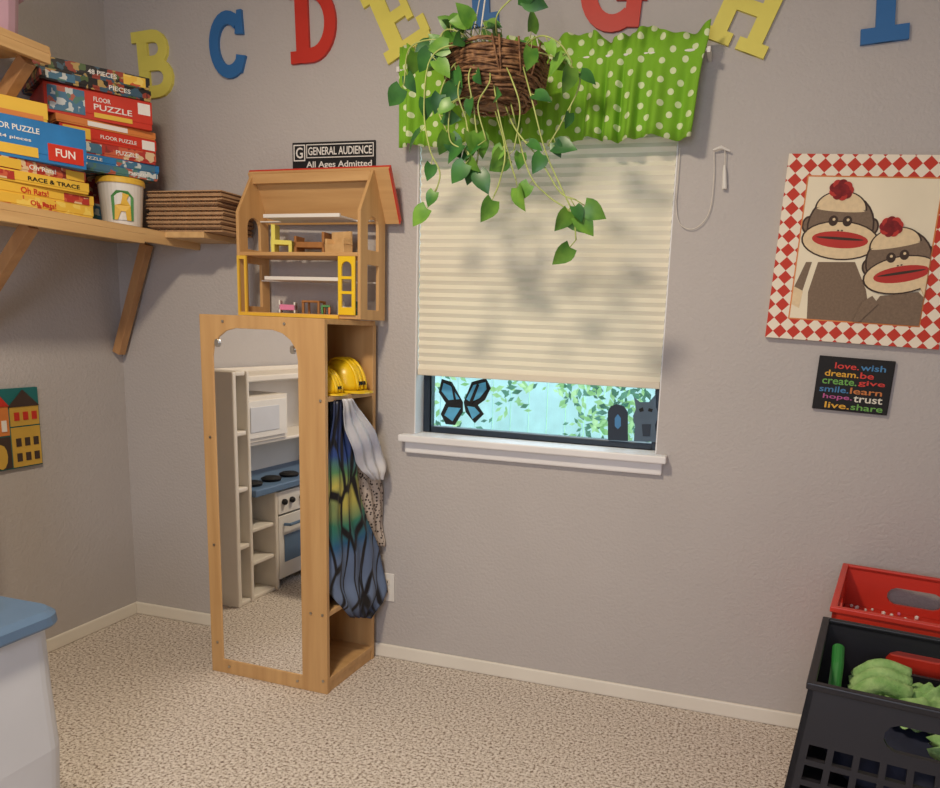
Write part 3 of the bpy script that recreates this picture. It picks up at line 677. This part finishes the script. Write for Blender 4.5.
# ------------------------------------------------------------------ corner shelves
SX=-2.137; ST=1.63
e=empty('wall_shelf',((XL+SX)/2,2.0,1.58),'light pine wall shelf with diagonal braces filling the corner','shelf')
s=MB(); s.box(XL+.001,SX,1.3,D-.001,ST-.022,ST,'pine'); s.box(SX-.02,SX,1.3,2.30,ST-.055,ST-.022,'pine'); s.box(SX-.02,SX,2.30,D-.001,ST-.048,ST-.022,'pine'); s.box(SX,-1.965,2.40,D-.001,ST-.022,ST,'pine'); s.obj('shelf_board',parent=e,bevel=.002)
def brace(px0,z0_,px1,z1_,y,w_=.035,p=None):
    d=Vector((px1-px0,0,z1_-z0_)).normalized(); n=Vector((-d.z,0,d.x))*w_/2
    pts=[(px0+n.x,z0_+n.z),(px0-n.x,z0_-n.z),(px1-n.x,z1_-n.z),(px1+n.x,z1_+n.z)]
    pts=[(max(a,XL+.001),b) for a,b in pts]
    s=MB(); s.prism(pts,lambda a,b,t: Vector((a,y+t,b)),0,.035,'pined'); s.obj('brace',parent=p,bevel=.002)
brace(XL+.02,1.16,-2.36,1.60,2.53,.036,e)
brace(XL+.02,1.22,SX-.05,1.585,1.87,.04,e)
UZ=2.115
e=empty('wall_shelf',((XL+SX)/2,1.6,UZ-.05),'short upper pine wall shelf with a diagonal brace','shelf')
s=MB(); s.box(XL+.001,SX,1.2,1.955,UZ-.022,UZ,'pine'); s.box(SX-.02,SX,1.2,1.955,UZ-.05,UZ-.022,'pine'); s.obj('shelf_board',parent=e,bevel=.002)
brace(XL+.02,1.74,SX-.05,2.07,1.90,.04,e)
e=empty('plastic_tote',(-2.28,1.80,UZ),'clear pink plastic tote of colourful toys on the upper shelf','storage bin')
cl=mat('clear_pink_plastic',C(214,176,196),.25,.05)
s=MB(); s.lathe([(.13,.001),(.14,.12),(.155,.125),(.155,.135),(.135,.135),(.12,.01)],(-2.28,1.80,UZ),cl,24,1,1); s.obj('tote_body',parent=e)
s=MB(); r2=random.Random(5)
for k in range(30):
    a=r2.random()*6.28; r=.10*math.sqrt(r2.random()); s.ball((-2.28+r*math.cos(a),1.80+r*math.sin(a),UZ+.12+.07*r2.random()),r2.uniform(.02,.035),r2.choice(['pink','purple','artpink','sky','yellow','white']),10)
s.obj('toys',parent=e,kind='stuff')

# boxes
def gbox(name,lab,cx,cy,wx,wy,z0_,z1_,body,texts=(),rot=0,stripe=None):
    c=Vector((cx,cy,z0_)); T=Matrix.Translation(c)@Matrix.Rotation(math.radians(rot),4,'Z')
    hx=wx/2; hy=wy/2; hz=z1_-z0_
    e=empty(name,c,lab,'box','puzzle and game boxes on the shelf')
    s=MB(); s.box(-hx+.002,hx-.002,-hy+.002,hy-.002,0,hz*.35,body,T); s.box(-hx,hx,-hy,hy,hz*.2,hz,body,T); s.obj('carton',parent=e,bevel=.001)
    fX=lambda a,b,t: T@Vector((hx+t,a,b)); fY=lambda a,b,t: T@Vector((a,-hy-t,b))
    for st in (stripe or []):
        face,a0,a1,b0,b1,mt=st; s=MB()
        if face=='X': s.prism([(-hy+a0*2*hy,b0*hz),(-hy+a1*2*hy,b0*hz),(-hy+a1*2*hy,b1*hz),(-hy+a0*2*hy,b1*hz)],fX,0,.0008,mt)
        else: s.prism([(-hx+a0*2*hx,b0*hz),(-hx+a1*2*hx,b0*hz),(-hx+a1*2*hx,b1*hz),(-hx+a0*2*hx,b1*hz)],fY,0,.0008,mt)
        s.obj('printed_panel',parent=e)
    for (face,t,a0,a1,b0,b1,mt) in texts:
        s=MB()
        if face=='X': s.text(t,fX,-hy+a0*2*hy,b0*hz,(a1-a0)*2*hy,(b1-b0)*hz,mt,.0008,.0018)
        else: s.text(t,fY,-hx+a0*2*hx,b0*hz,(a1-a0)*2*hx,(b1-b0)*hz,mt,.0008,.0018)
        s.obj('box_lettering',parent=e)
zc=ST+.0005; ax,ay=-2.325,1.94
gbox('game_box','yellow and red flat game box at the bottom of the stack',ax,ay,.33,.33,zc,zc+.035,'artyel',[('X','Oh Rats!',.35,.6,.28,.72,'red')],-6)
gbox('game_box','yellow boxed game with red lettering',ax-.005,ay+.01,.32,.34,zc+.0355,zc+.071,'gold',[('X','Oh Rats!',.3,.55,.25,.75,'red')],-9,[('Y',.1,.5,.1,.9,'red'),('X',.7,.95,.12,.88,'artred')])
gbox('game_box','golden card game box with dark lettering',ax,ay,.33,.32,zc+.0715,zc+.106,'gold',[('X','RACE & TRACE',.4,.9,.32,.68,'txt')],-12,[('X',.04,.28,.15,.85,'artred'),('Y',.2,.8,.2,.8,'paper')])
gbox('game_box','red and yellow game box with colourful printed edge',ax-.005,ay-.01,.32,.33,zc+.1065,zc+.142,'artred',[('X','Oh Rats!',.45,.7,.3,.7,'paper')],-10,[('X',.8,.98,.1,.9,'gold'),('X',.1,.38,.1,.9,'gold')])
gbox('puzzle_box','large blue floor puzzle box with white lettering',ax+.01,ay-.01,.32,.35,zc+.1425,zc+.262,'sky',[('X','FLOOR PUZZLE',.2,.62,.66,.8,'paper'),('X','24 pieces',.3,.55,.42,.52,'paper'),('X','FUN',.74,.9,.2,.4,'paper')],-22,[('X',.68,.97,.08,.5,'redp'),('X',.05,.17,.1,.8,'artteal'),('X',.3,.6,.08,.32,'gold'),('Y',.3,.96,.1,.55,'artteal')])
gbox('puzzle_box','yellow and orange puzzle box on the blue one',ax-.02,ay-.05,.28,.27,zc+.2625,zc+.322,'gold',[],-25,[('X',.05,.95,.1,.35,'orange'),('Y',.05,.95,.1,.5,'orange')])
bx_,by_=-2.33,2.30
gbox('game_box','grey blue printed box at the bottom behind the pail',-2.44,2.31,.18,.29,zc,zc+.085,'artteal')
gbox('game_box','pale printed box behind the pail',-2.44,2.32,.18,.29,zc+.0855,zc+.172,'artred')
gbox('puzzle_box','thin blue and white printed puzzle box',bx_,by_+.01,.29,.29,zc+.1725,zc+.200,'artteal',[('X','PUZZLE',.65,.88,.32,.68,'paper')],-26)
gbox('puzzle_box','thin blue puzzle box with pale print',bx_,by_+.01,.28,.30,zc+.2005,zc+.228,'sky',[('X','PUZZLE',.12,.35,.32,.68,'paper')],-24,[('X',.5,.95,.1,.9,'artteal')])
gbox('puzzle_box','dark red printed puzzle box',bx_,by_+.005,.28,.30,zc+.2285,zc+.268,'artred',[('X','PUZZLE',.55,.8,.32,.68,'paper')],-28,[('X',.04,.4,.1,.9,'artteal')])
gbox('puzzle_box','thin red puzzle box with white label',bx_,by_,.28,.31,zc+.2685,zc+.312,'redp',[('X','FLOOR PUZZLE',.4,.78,.36,.64,'paper')],-27,[('X',.84,.98,.15,.85,'paper'),('X',.03,.3,.1,.9,'gold')])
gbox('puzzle_box','flat orange puzzle box under the red floor puzzle',bx_,by_-.01,.28,.32,zc+.3225 if False else zc+.3125,zc+.338,'orange',[],-26,[('X',.3,.7,.2,.8,'paper')])
gbox('puzzle_box','large red floor puzzle box with white lettering',bx_+.005,by_-.02,.28,.33,zc+.3385,zc+.432,'redp',[('X','FLOOR',.44,.6,.64,.8,'paper'),('X','PUZZLE',.44,.8,.36,.56,'paper')],-33,[('X',.03,.36,.1,.92,'artteal'),('X',.86,.98,.5,.9,'paper'),('X',.44,.8,.1,.26,'gold')])
gbox('puzzle_box','black puzzle box with colourful printed sides',bx_+.01,by_-.04,.28,.34,zc+.4325,zc+.468,'artblk',[('X','PIECES',.6,.8,.3,.7,'paper')],-30,[('X',.05,.3,.15,.85,'artteal')])
gbox('puzzle_box','black puzzle box with colourful print on top of the stack',bx_+.01,by_-.04,.27,.35,zc+.4685,zc+.508,'artblk',[('X','48 PIECES',.45,.7,.32,.7,'paper')],-34,[('X',.76,.96,.1,.9,'artyel')])
# pail
pc=(-2.238,2.305,zc)
e=empty('storage_pail',pc,'white round pail with giraffe sticker and yellow rim','pail')
s=MB(); s.lathe([(.062,0),(.064,.003),(.074,.145),(.077,.147)],pc,'white',32); s.obj('pail_body',parent=e,smooth=False)
s=MB(); s.lathe([(.079,.147),(.080,.15),(.080,.163),(.076,.168),(0,.168)],pc,'gold',32); s.obj('pail_lid',parent=e)
fpail=lambda a,b,t: Vector((pc[0]+(.066+.073*b+t)*math.cos(-.75+a/.07),pc[1]+(.066+.073*b+t)*math.sin(-.75+a/.07),pc[2]+b))
s=MB()
def gx(P,mt,t=.0015): s.prism(P,fpail,.0,t,mt)
gx([(-.035,.02),(-.0175,.02),(0,.02),(.0175,.02),(.035,.02),(.035,.10),(.0175,.12),(0,.12),(-.0175,.12),(-.035,.10)],'green')
gx([(-.028,.02),(-.018,.02),(-.006,.05),(.008,.05),(.012,.02),(.026,.02),(.024,.07),(.012,.09),(.02,.108),(.0,.112),(0,.1),(-.006,.075),(-.024,.07)],'gold',.003)
s.obj('pail_sticker',parent=e)
# cardboard stack
zz=ST+.0005; r3=random.Random(11)
for k in range(9):
    x0=-2.150+r3.uniform(-.006,.01) if k<11 else 0; x1=-1.885+r3.uniform(-.012,.012)
    s=MB(); yA=2.395+r3.uniform(-.008,.008); yB=2.575; x0=-2.205+r3.uniform(-.01,.01)
    s.box(x0,x1,yA,yB,zz,zz+.004,'cardb'); s.box(x0,x1,yA,yB,zz+.0115,zz+.0155,'cardb')
    n=26; vs=[];fs=[]
    for i in range(n+1):
        x=x0+(x1-x0)*i/n; z=zz+.004+(.0075 if i%2 else 0); vs+=[(x,yA+.001,z),(x,yB-.001,z)]
    for i in range(n): fs.append((2*i,2*i+1,2*i+3,2*i+2))
    s.add(vs,fs,'cardb'); s.box(x0+.004,x1-.004,yA+.008,yB-.004,zz+.0045,zz+.011,'cardd')
    s.obj('cardboard_sheet',label='brown corrugated cardboard sheet in a neat stack on the shelf',cat='cardboard',group='cardboard sheets on the shelf'); zz+=.0160

# ------------------------------------------------------------------ puzzle panel on left wall
e=empty('wooden_house_puzzle',(XL+.01,2.02,.745),'colourful painted wooden house puzzle board hung on the wall','wall puzzle')
fl=fx(XL+.014)
MB().box(XL,XL+.014,1.86,2.165,.75,1.042,'teal').obj('puzzle_board',parent=e,bevel=.002)
s=MB()
def rc(a0,a1,b0,b1,mt,t=.003): s.prism([(a0,b0),(a1,b0),(a1,b1),(a0,b1)],fl,0,t,mt)
M['ochre']=mat('ochre_paint',C(206,166,70),.5,.08)
rc(1.865,1.955,.755,.90,'green'); rc(1.96,2.04,.755,.87,'brownd'); rc(2.045,2.16,.755,.9,'ochre')
rc(1.865,1.955,.905,1.035,'blue'); rc(1.96,2.04,.875,.98,'orange',.002); rc(2.045,2.16,.905,.975,'ochre')
s.prism([(2.04,.975),(2.10,1.035),(2.162,.975)],fl,0,.006,'brownd'); s.prism([(1.955,.98),(2.0,1.03),(2.042,.98)],fl,0,.006,'red')
for a in (2.06,2.095,2.13):
    for b in (.775,.83,.925): rc(a,a+.02,b,b+.03,'brownd' if b<.9 else 'red',.005)
for a in (1.975,2.01): rc(a,a+.018,.89,.93,'paper',.005)
s.prism(arc(1.998,.80,.024,.045,0,330,11),fl,0,.006,'ochre'); s.prism(arc(1.91,.82,.028,.045,0,330,11),fl,0,.007,'blk2')
rc(1.88,1.93,.93,.99,'paper',.005)
s.obj('house_shapes',parent=e)

# ------------------------------------------------------------------ bin lower left
def rrect(x0,x1,y0,y1,r,n=6):
    P=[]
    for cx,cy,a in ((x1-r,y0+r,-90),(x1-r,y1-r,0),(x0+r,y1-r,90),(x0+r,y0+r,180)): P+=arc(cx,cy,r,r,a,a+90,n)
    return P
def rbox(s,secs,mt,capb=True,capt=True):
    vs=[];fs=[];n=None
    for (x0,x1,y0,y1,r,z) in secs:
        P=rrect(x0,x1,y0,y1,r); n=len(P); vs+=[(a,b,z) for a,b in P]
    for j in range(len(secs)-1):
        for i in range(n):
            k=(i+1)%n; fs.append((j*n+i,j*n+k,(j+1)*n+k,(j+1)*n+i))
    if capb: fs.append(tuple(range(n-1,-1,-1)))
    if capt: fs.append(tuple((len(secs)-1)*n+i for i in range(n)))
    s.add(vs,fs,mt)
bx0,bx1,by0,by1=-1.97,-1.495,.86,1.30
e=empty('toy_bin',((bx0+bx1)/2,(by0+by1)/2,0),'white plastic toy bin with blue grey lid on the carpet','toy bin')
s=MB(); rbox(s,[(bx0+.02,bx1-.03,by0+.02,by1-.02,.05,0),(bx0+.01,bx1-.02,by0+.01,by1-.01,.05,.05),(bx0+.005,bx1-.006,by0+.005,by1-.005,.05,.3),(bx0+.01,bx1-.012,by0+.01,by1-.01,.05,.45),(bx0+.01,bx1-.018,by0+.01,by1-.01,.05,.60)],'binwhite'); s.obj('bin_body',parent=e)
s=MB(); rbox(s,[(bx0,bx1+.005,by0,by1+.003,.055,.604),(bx0-.004,bx1+.009,by0-.004,by1+.007,.058,.610),(bx0-.004,bx1+.007,by0-.004,by1+.005,.058,.630),(bx0+.01,bx1-.008,by0+.01,by1-.008,.05,.642)],'bluegrey'); s.obj('lid',parent=e)
s=MB(); s.tube(smoothpath([(-1.78,1.20,.64),(-1.77,1.20,.665),(-1.70,1.20,.675),(-1.60,1.20,.665),(-1.59,1.20,.64)]),.012,'blue',n=8); s.obj('handle',parent=e,label='dark blue lid handle',smooth=True)

# ------------------------------------------------------------------ crates lower right
RZ=.62; CHt=.32
def crate(name,blx,bly,w_,d_,ang,mt,lab,lattice,flare=0):
    T=rotT(blx,bly,ang)
    zb=RZ-CHt
    e=empty(name,T@Vector((w_/2,-d_/2,zb)),lab,'crate')
    s=MB(); th=.012
    s.box(0,w_,-d_,0,zb,zb+.01,mt)
    def wall(fm,L_,lat):
        holes=[[(L_/2-.05,zb+.215),(L_/2+.05,zb+.215)]+arc(L_/2+.05,zb+.243,.028,.028,-80,80,5)+[(L_/2+.05,zb+.271),(L_/2-.05,zb+.271)]+arc(L_/2-.05,zb+.243,.028,.028,100,260,5)]
        if lat:
            nx=int((L_-.04)/.045); p=(L_-.04)/nx
            for i in range(nx):
                for j in range(4):
                    a=.02+p*i+.006; b=zb+.02+j*.045
                    holes.append([(a,b),(a+p-.012,b),(a+p-.012,b+.033),(a,b+.033)])
        s.prism([(0,zb),(L_,zb),(L_,RZ-.006),(0,RZ-.006)],fm,0,th,mt,holes=holes)
    wall(lambda a,b,t: Vector((a,-t,b)),w_,False); wall(lambda a,b,t: Vector((a,-d_+t,b)),w_,lattice)
    wall(lambda a,b,t: Vector((t,-a,b)),d_,False); wall(lambda a,b,t: Vector((w_-t,-a,b)),d_,False)
    for i,v in enumerate(s.v):
        k=flare*(RZ-v.z)/CHt; s.v[i]=T@Vector((v.x+(v.x/w_-.5)*2*k,v.y-(max(0,-v.y/d_-.5))*2*k,v.z))
    s.obj('crate_body',parent=e)
    s=MB(); s.prism([(-.006,-d_-.006),(w_+.006,-d_-.006),(w_+.006,.006),(-.006,.006)],lambda a,b,t: Vector((a,b,t)),RZ-.016,RZ,mt,holes=[[(.012,-d_+.012),(w_-.012,-d_+.012),(w_-.012,-.012),(.012,-.012)]],T=T); s.obj('rim',parent=e,bevel=.003)
    return T
Tr=crate('storage_crate',.347,2.54,.42,.45,-10,'redp','red plastic crate with handle holes on a low bench',False)
Tb=crate('storage_crate',.242,2.00,.46,.42,-9,'black','black plastic lattice crate full of dress-up toys',True,.034)
s=MB(); r4=random.Random(4)
s.box(.015,.405,-.435,-.015,RZ-.308,RZ-.13,'redp',Tr); s.obj('red_fabric_liner',label='red folded fabric lying at the bottom of the crate',cat='fabric')
s=MB()
for k in range(60):
    s.ball((.03+.20*r4.random(),-.03-.2*r4.random(),RZ-.1265+.004*r4.random()),r4.uniform(.004,.007),r4.choice(['white','paper','white','pink']),6,Tr)
s.obj('craft_pieces',label='loose small white craft pieces scattered in the red crate',cat='craft pieces',kind='stuff')
s=MB(); s.ball((.23,-.21,RZ-.22),(.18,.17,.08),'navy',24,Tb,.2,2); s.obj('dark_cloth',label='dark folded cloth at the bottom of the black crate',cat='clothing',smooth=True)
s=MB(); nx,ny=60,48; vs=[];fs=[]
for j in range(ny+1):
    for i in range(nx+1):
        a=i/nx*2-1; b=j/ny*2-1; x=.285+.145*a+.02*math.sin(b*3); y=-.16+.105*b+.025*math.sin(a*4)
        hgt=math.cos(a*1.5)*math.cos(b*1.5)
        z=RZ-.125+.062*hgt+.05*abs(noise.noise(Vector((a*3.2,b*3.2,3))))+.016*noise.noise(Vector((a*7,b*7,1)))
        vs.append((x,y,z))
for j in range(ny):
    for i in range(nx):
        q=j*(nx+1)+i; fs.append((q,q+1,q+nx+2,q+nx+1))
s.add(vs,fs,'greenf',Tb)
for k in range(3):
    y=-.10-.055*k; s.tube(smoothpath([Tb@Vector((.20,y,RZ-.072)),Tb@Vector((.14,y-.008,RZ-.06)),Tb@Vector((.095,y-.02,RZ-.085)),Tb@Vector((.085,y-.025,RZ-.12))],5),[.020]*8+[.018]*5+[.015,.012,.006],'greenf',n=12)
o=s.obj('green_costume',label='crumpled light green fleece costume in the black crate',cat='costume',smooth=True)
s=MB(); s.ball((.33,-.33,RZ-.12),(.085,.055,.04),'greenf',20,Tb,.6,1); s.obj('green_mitten',label='green fleece mitten near the crate wall',cat='mitten',smooth=True)
s=MB(); s.tube([Tb@Vector((.045,-.24,RZ-.10)),Tb@Vector((.045,-.18,RZ-.05)),Tb@Vector((.042,-.13,RZ-.025))],.014,'greent',n=14); s.obj('green_tube',label='short green plastic tube leaning in the crate',cat='toy')
TBn=rotT(.34,2.48,-9)
e=empty('low_bench',TBn@Vector((.25,-.45,0)),'low plain wooden bench beneath the storage crates','bench')
MB().box(0.02,.42,-.88,.0,.275,.2985,'pine',TBn).obj('bench_top',parent=e,bevel=.003)
for a,b in ((.03,-.04),(.38,-.04),(.03,-.87),(.38,-.87)):
    MB().box(a,a+.03,b,b+.03,0,.275,'pine',TBn).obj('leg',parent=e)

# ------------------------------------------------------------------ window ornaments
def cling(name,lab,cat,polys,yy):
    s=MB(); f=lambda a,b,t: Vector((a,yy-t,b))
    for k,(P,mt) in enumerate(polys): s.prism([(WY(u,v,yy).x,WY(u,v,yy).z) for u,v in P],f,0,.003+.001*k,mt)
    s.obj(name,label=lab,cat=cat)
yg=D+.086
M['bfly']=mat('butterfly_blue',C(90,170,210),.5,.15,30)
cling('butterfly_cling','black and blue butterfly decoration stuck on the window glass','decoration',
 [([(463,402),(452,382),(442,379),(439,392),(446,403),(441,414),(446,424),(455,425),(463,412)],'blk2'),([(464,402),(472,382),(486,378),(491,388),(485,400),(478,405),(484,414),(475,423),(466,412)],'blk2'),
  ([(460,399),(451,386),(444,383),(442,391),(449,400)],'bfly'),([(461,408),(449,407),(445,415),(453,421)],'bfly'),([(467,399),(474,385),(486,382),(487,389),(480,398),(471,402)],'bfly'),([(468,406),(475,407),(480,413),(473,419)],'bfly'),
  ([(455,402),(452,384),(454,386),(457,402)],'blk2'),([(470,402),(478,383),(480,385),(473,403)],'blk2')],yg)
yi=D+.06
P=[(608,437),(608,408),(611,403),(617,401),(624,403),(628,409),(628,438)]
cling('arched_figure','small dark arched figurine standing on the window sill','figurine',[([(u,v+3) for u,v in P],'frame'),([(615,418),(618,414),(621,418),(621,426),(618,429),(615,426)],'i4')],yi)
P=[(634,440),(635,425),(633,415),(636,408),(634,396),(640,401),(649,401),(656,393),(656,406),(659,414),(655,424),(657,441)]
m_=mat('grey_blue_figure',C(80,98,116),.6,.2)
cling('cat_figure','small grey cat figurine standing on the window sill','figurine',[([(u,v+1) for u,v in P],m_),([(639,409),(643,407),(644,411),(640,412)],'blk2'),([(649,408),(653,409),(652,412),(648,411)],'blk2'),([(642,424),(651,424),(650,436),(643,436)],'frame')],yi)

# ------------------------------------------------------------------ play kitchen (seen in the mirror)
kx0,kx1,ky0,ky1=XL+.015,-2.20,.60,1.695
e=empty('play_kitchen',((kx0+kx1)/2,(ky0+ky1)/2,0),'ivory plastic play kitchen with blue grey counter and oven','play kitchen')
s=MB(); CZ=.50
s.box(kx0,kx0+.02,ky0,ky1,0,1.08,'ivory')
s.box(kx0+.02,kx1,ky1-.025,ky1,0,1.09,'ivory'); s.box(kx0+.02,kx1,1.585,1.605,0,1.09,'ivory')
for y in (1.40,1.10,ky0): s.box(kx0+.02,kx1,y,y+.022,0,CZ,'ivory')
for z in (0.0,.27,.54,.80,1.07): s.box(kx0+.02,kx1-.005,1.605,ky1-.025,z,z+.022,'ivory')
for z in (0.0,.17,.33): s.box(kx0+.02,kx1-.01,1.422,1.585,z,z+.02,'ivory')
s.box(kx0+.02,kx1-.08,ky0,1.585,1.03,1.06,'ivory'); s.box(kx0+.02,kx1-.1,ky0,ky0+.025,CZ+.04,1.03,'ivory'); s.box(kx0+.02,kx1-.1,ky0+.025,1.585,.72,.738,'ivory')
s.obj('kitchen_body',parent=e,bevel=.006)
s=MB(); s.box(kx0+.02,kx1+.02,ky0-.01,1.583,CZ+.005,CZ+.04,'bluegrey'); s.obj('counter',parent=e,bevel=.006,label='blue grey plastic worktop')
for y in (1.22,1.36,1.50):
    s=MB(); s.lathe([(.045,0),(.05,.012),(.035,.02),(0,.02)],(-2.27,y,CZ+.041),'blk2',18); s.obj('burner',parent=e,label='round black toy burner')
s=MB(); s.box(kx0+.02,kx1-.09,1.20,1.54,.74,.96,'ivory'); s.box(kx1-.09,kx1-.08,1.22,1.52,.76,.94,'white'); s.box(kx1-.08,kx1-.076,1.28,1.49,.79,.91,'binwhite'); s.obj('microwave',parent=e,bevel=.006)
s=MB(); s.box(kx1-.02,kx1,1.125,1.398,.05,.37,'white'); s.box(kx1,kx1+.004,1.165,1.36,.13,.27,'bluegrey'); s.box(kx1-.02,kx1,1.125,1.398,.38,.495,'white')
s.obj('oven_door',parent=e,bevel=.004)
for y in (1.16,1.22,1.30,1.36):
    s=MB(); s.ball((kx1+.008,y,.44),.016,'blk2',10); s.obj('knob',parent=e,label='round black oven knob')
s=MB(); s.tube([(kx1+.003,1.17,.325),(kx1+.03,1.18,.325),(kx1+.03,1.35,.325),(kx1+.003,1.36,.325)],.008,'bluegrey',n=8); s.obj('handle',parent=e)

# ------------------------------------------------------------------ lights
def area(name,loc,tgt,size,power,col,sy=None):
    l=bpy.data.lights.new(name,'AREA'); l.energy=power; l.color=col; l.size=size
    if sy: l.shape='RECTANGLE'; l.size_y=sy
    o=bpy.data.objects.new(name,l); COL.objects.link(o); o.location=loc
    o.rotation_euler=(Vector(tgt)-Vector(loc)).to_track_quat('-Z','Y').to_euler(); return o
area('ceiling_light',(-.98,.75,2.66),(-.95,1.0,0),.22,43,(1,.85,.64))
area('doorway_daylight',(-.3,-1.3,1.6),(-.7,1.1,.0),.9,32,(.76,.83,1),1.4)
wd=bpy.data.worlds.new('world'); SC.world=wd; wd.use_nodes=True
bg=wd.node_tree.nodes['Background']; bg.inputs[0].default_value=(.64,.86,1,1); bg.inputs[1].default_value=2.6
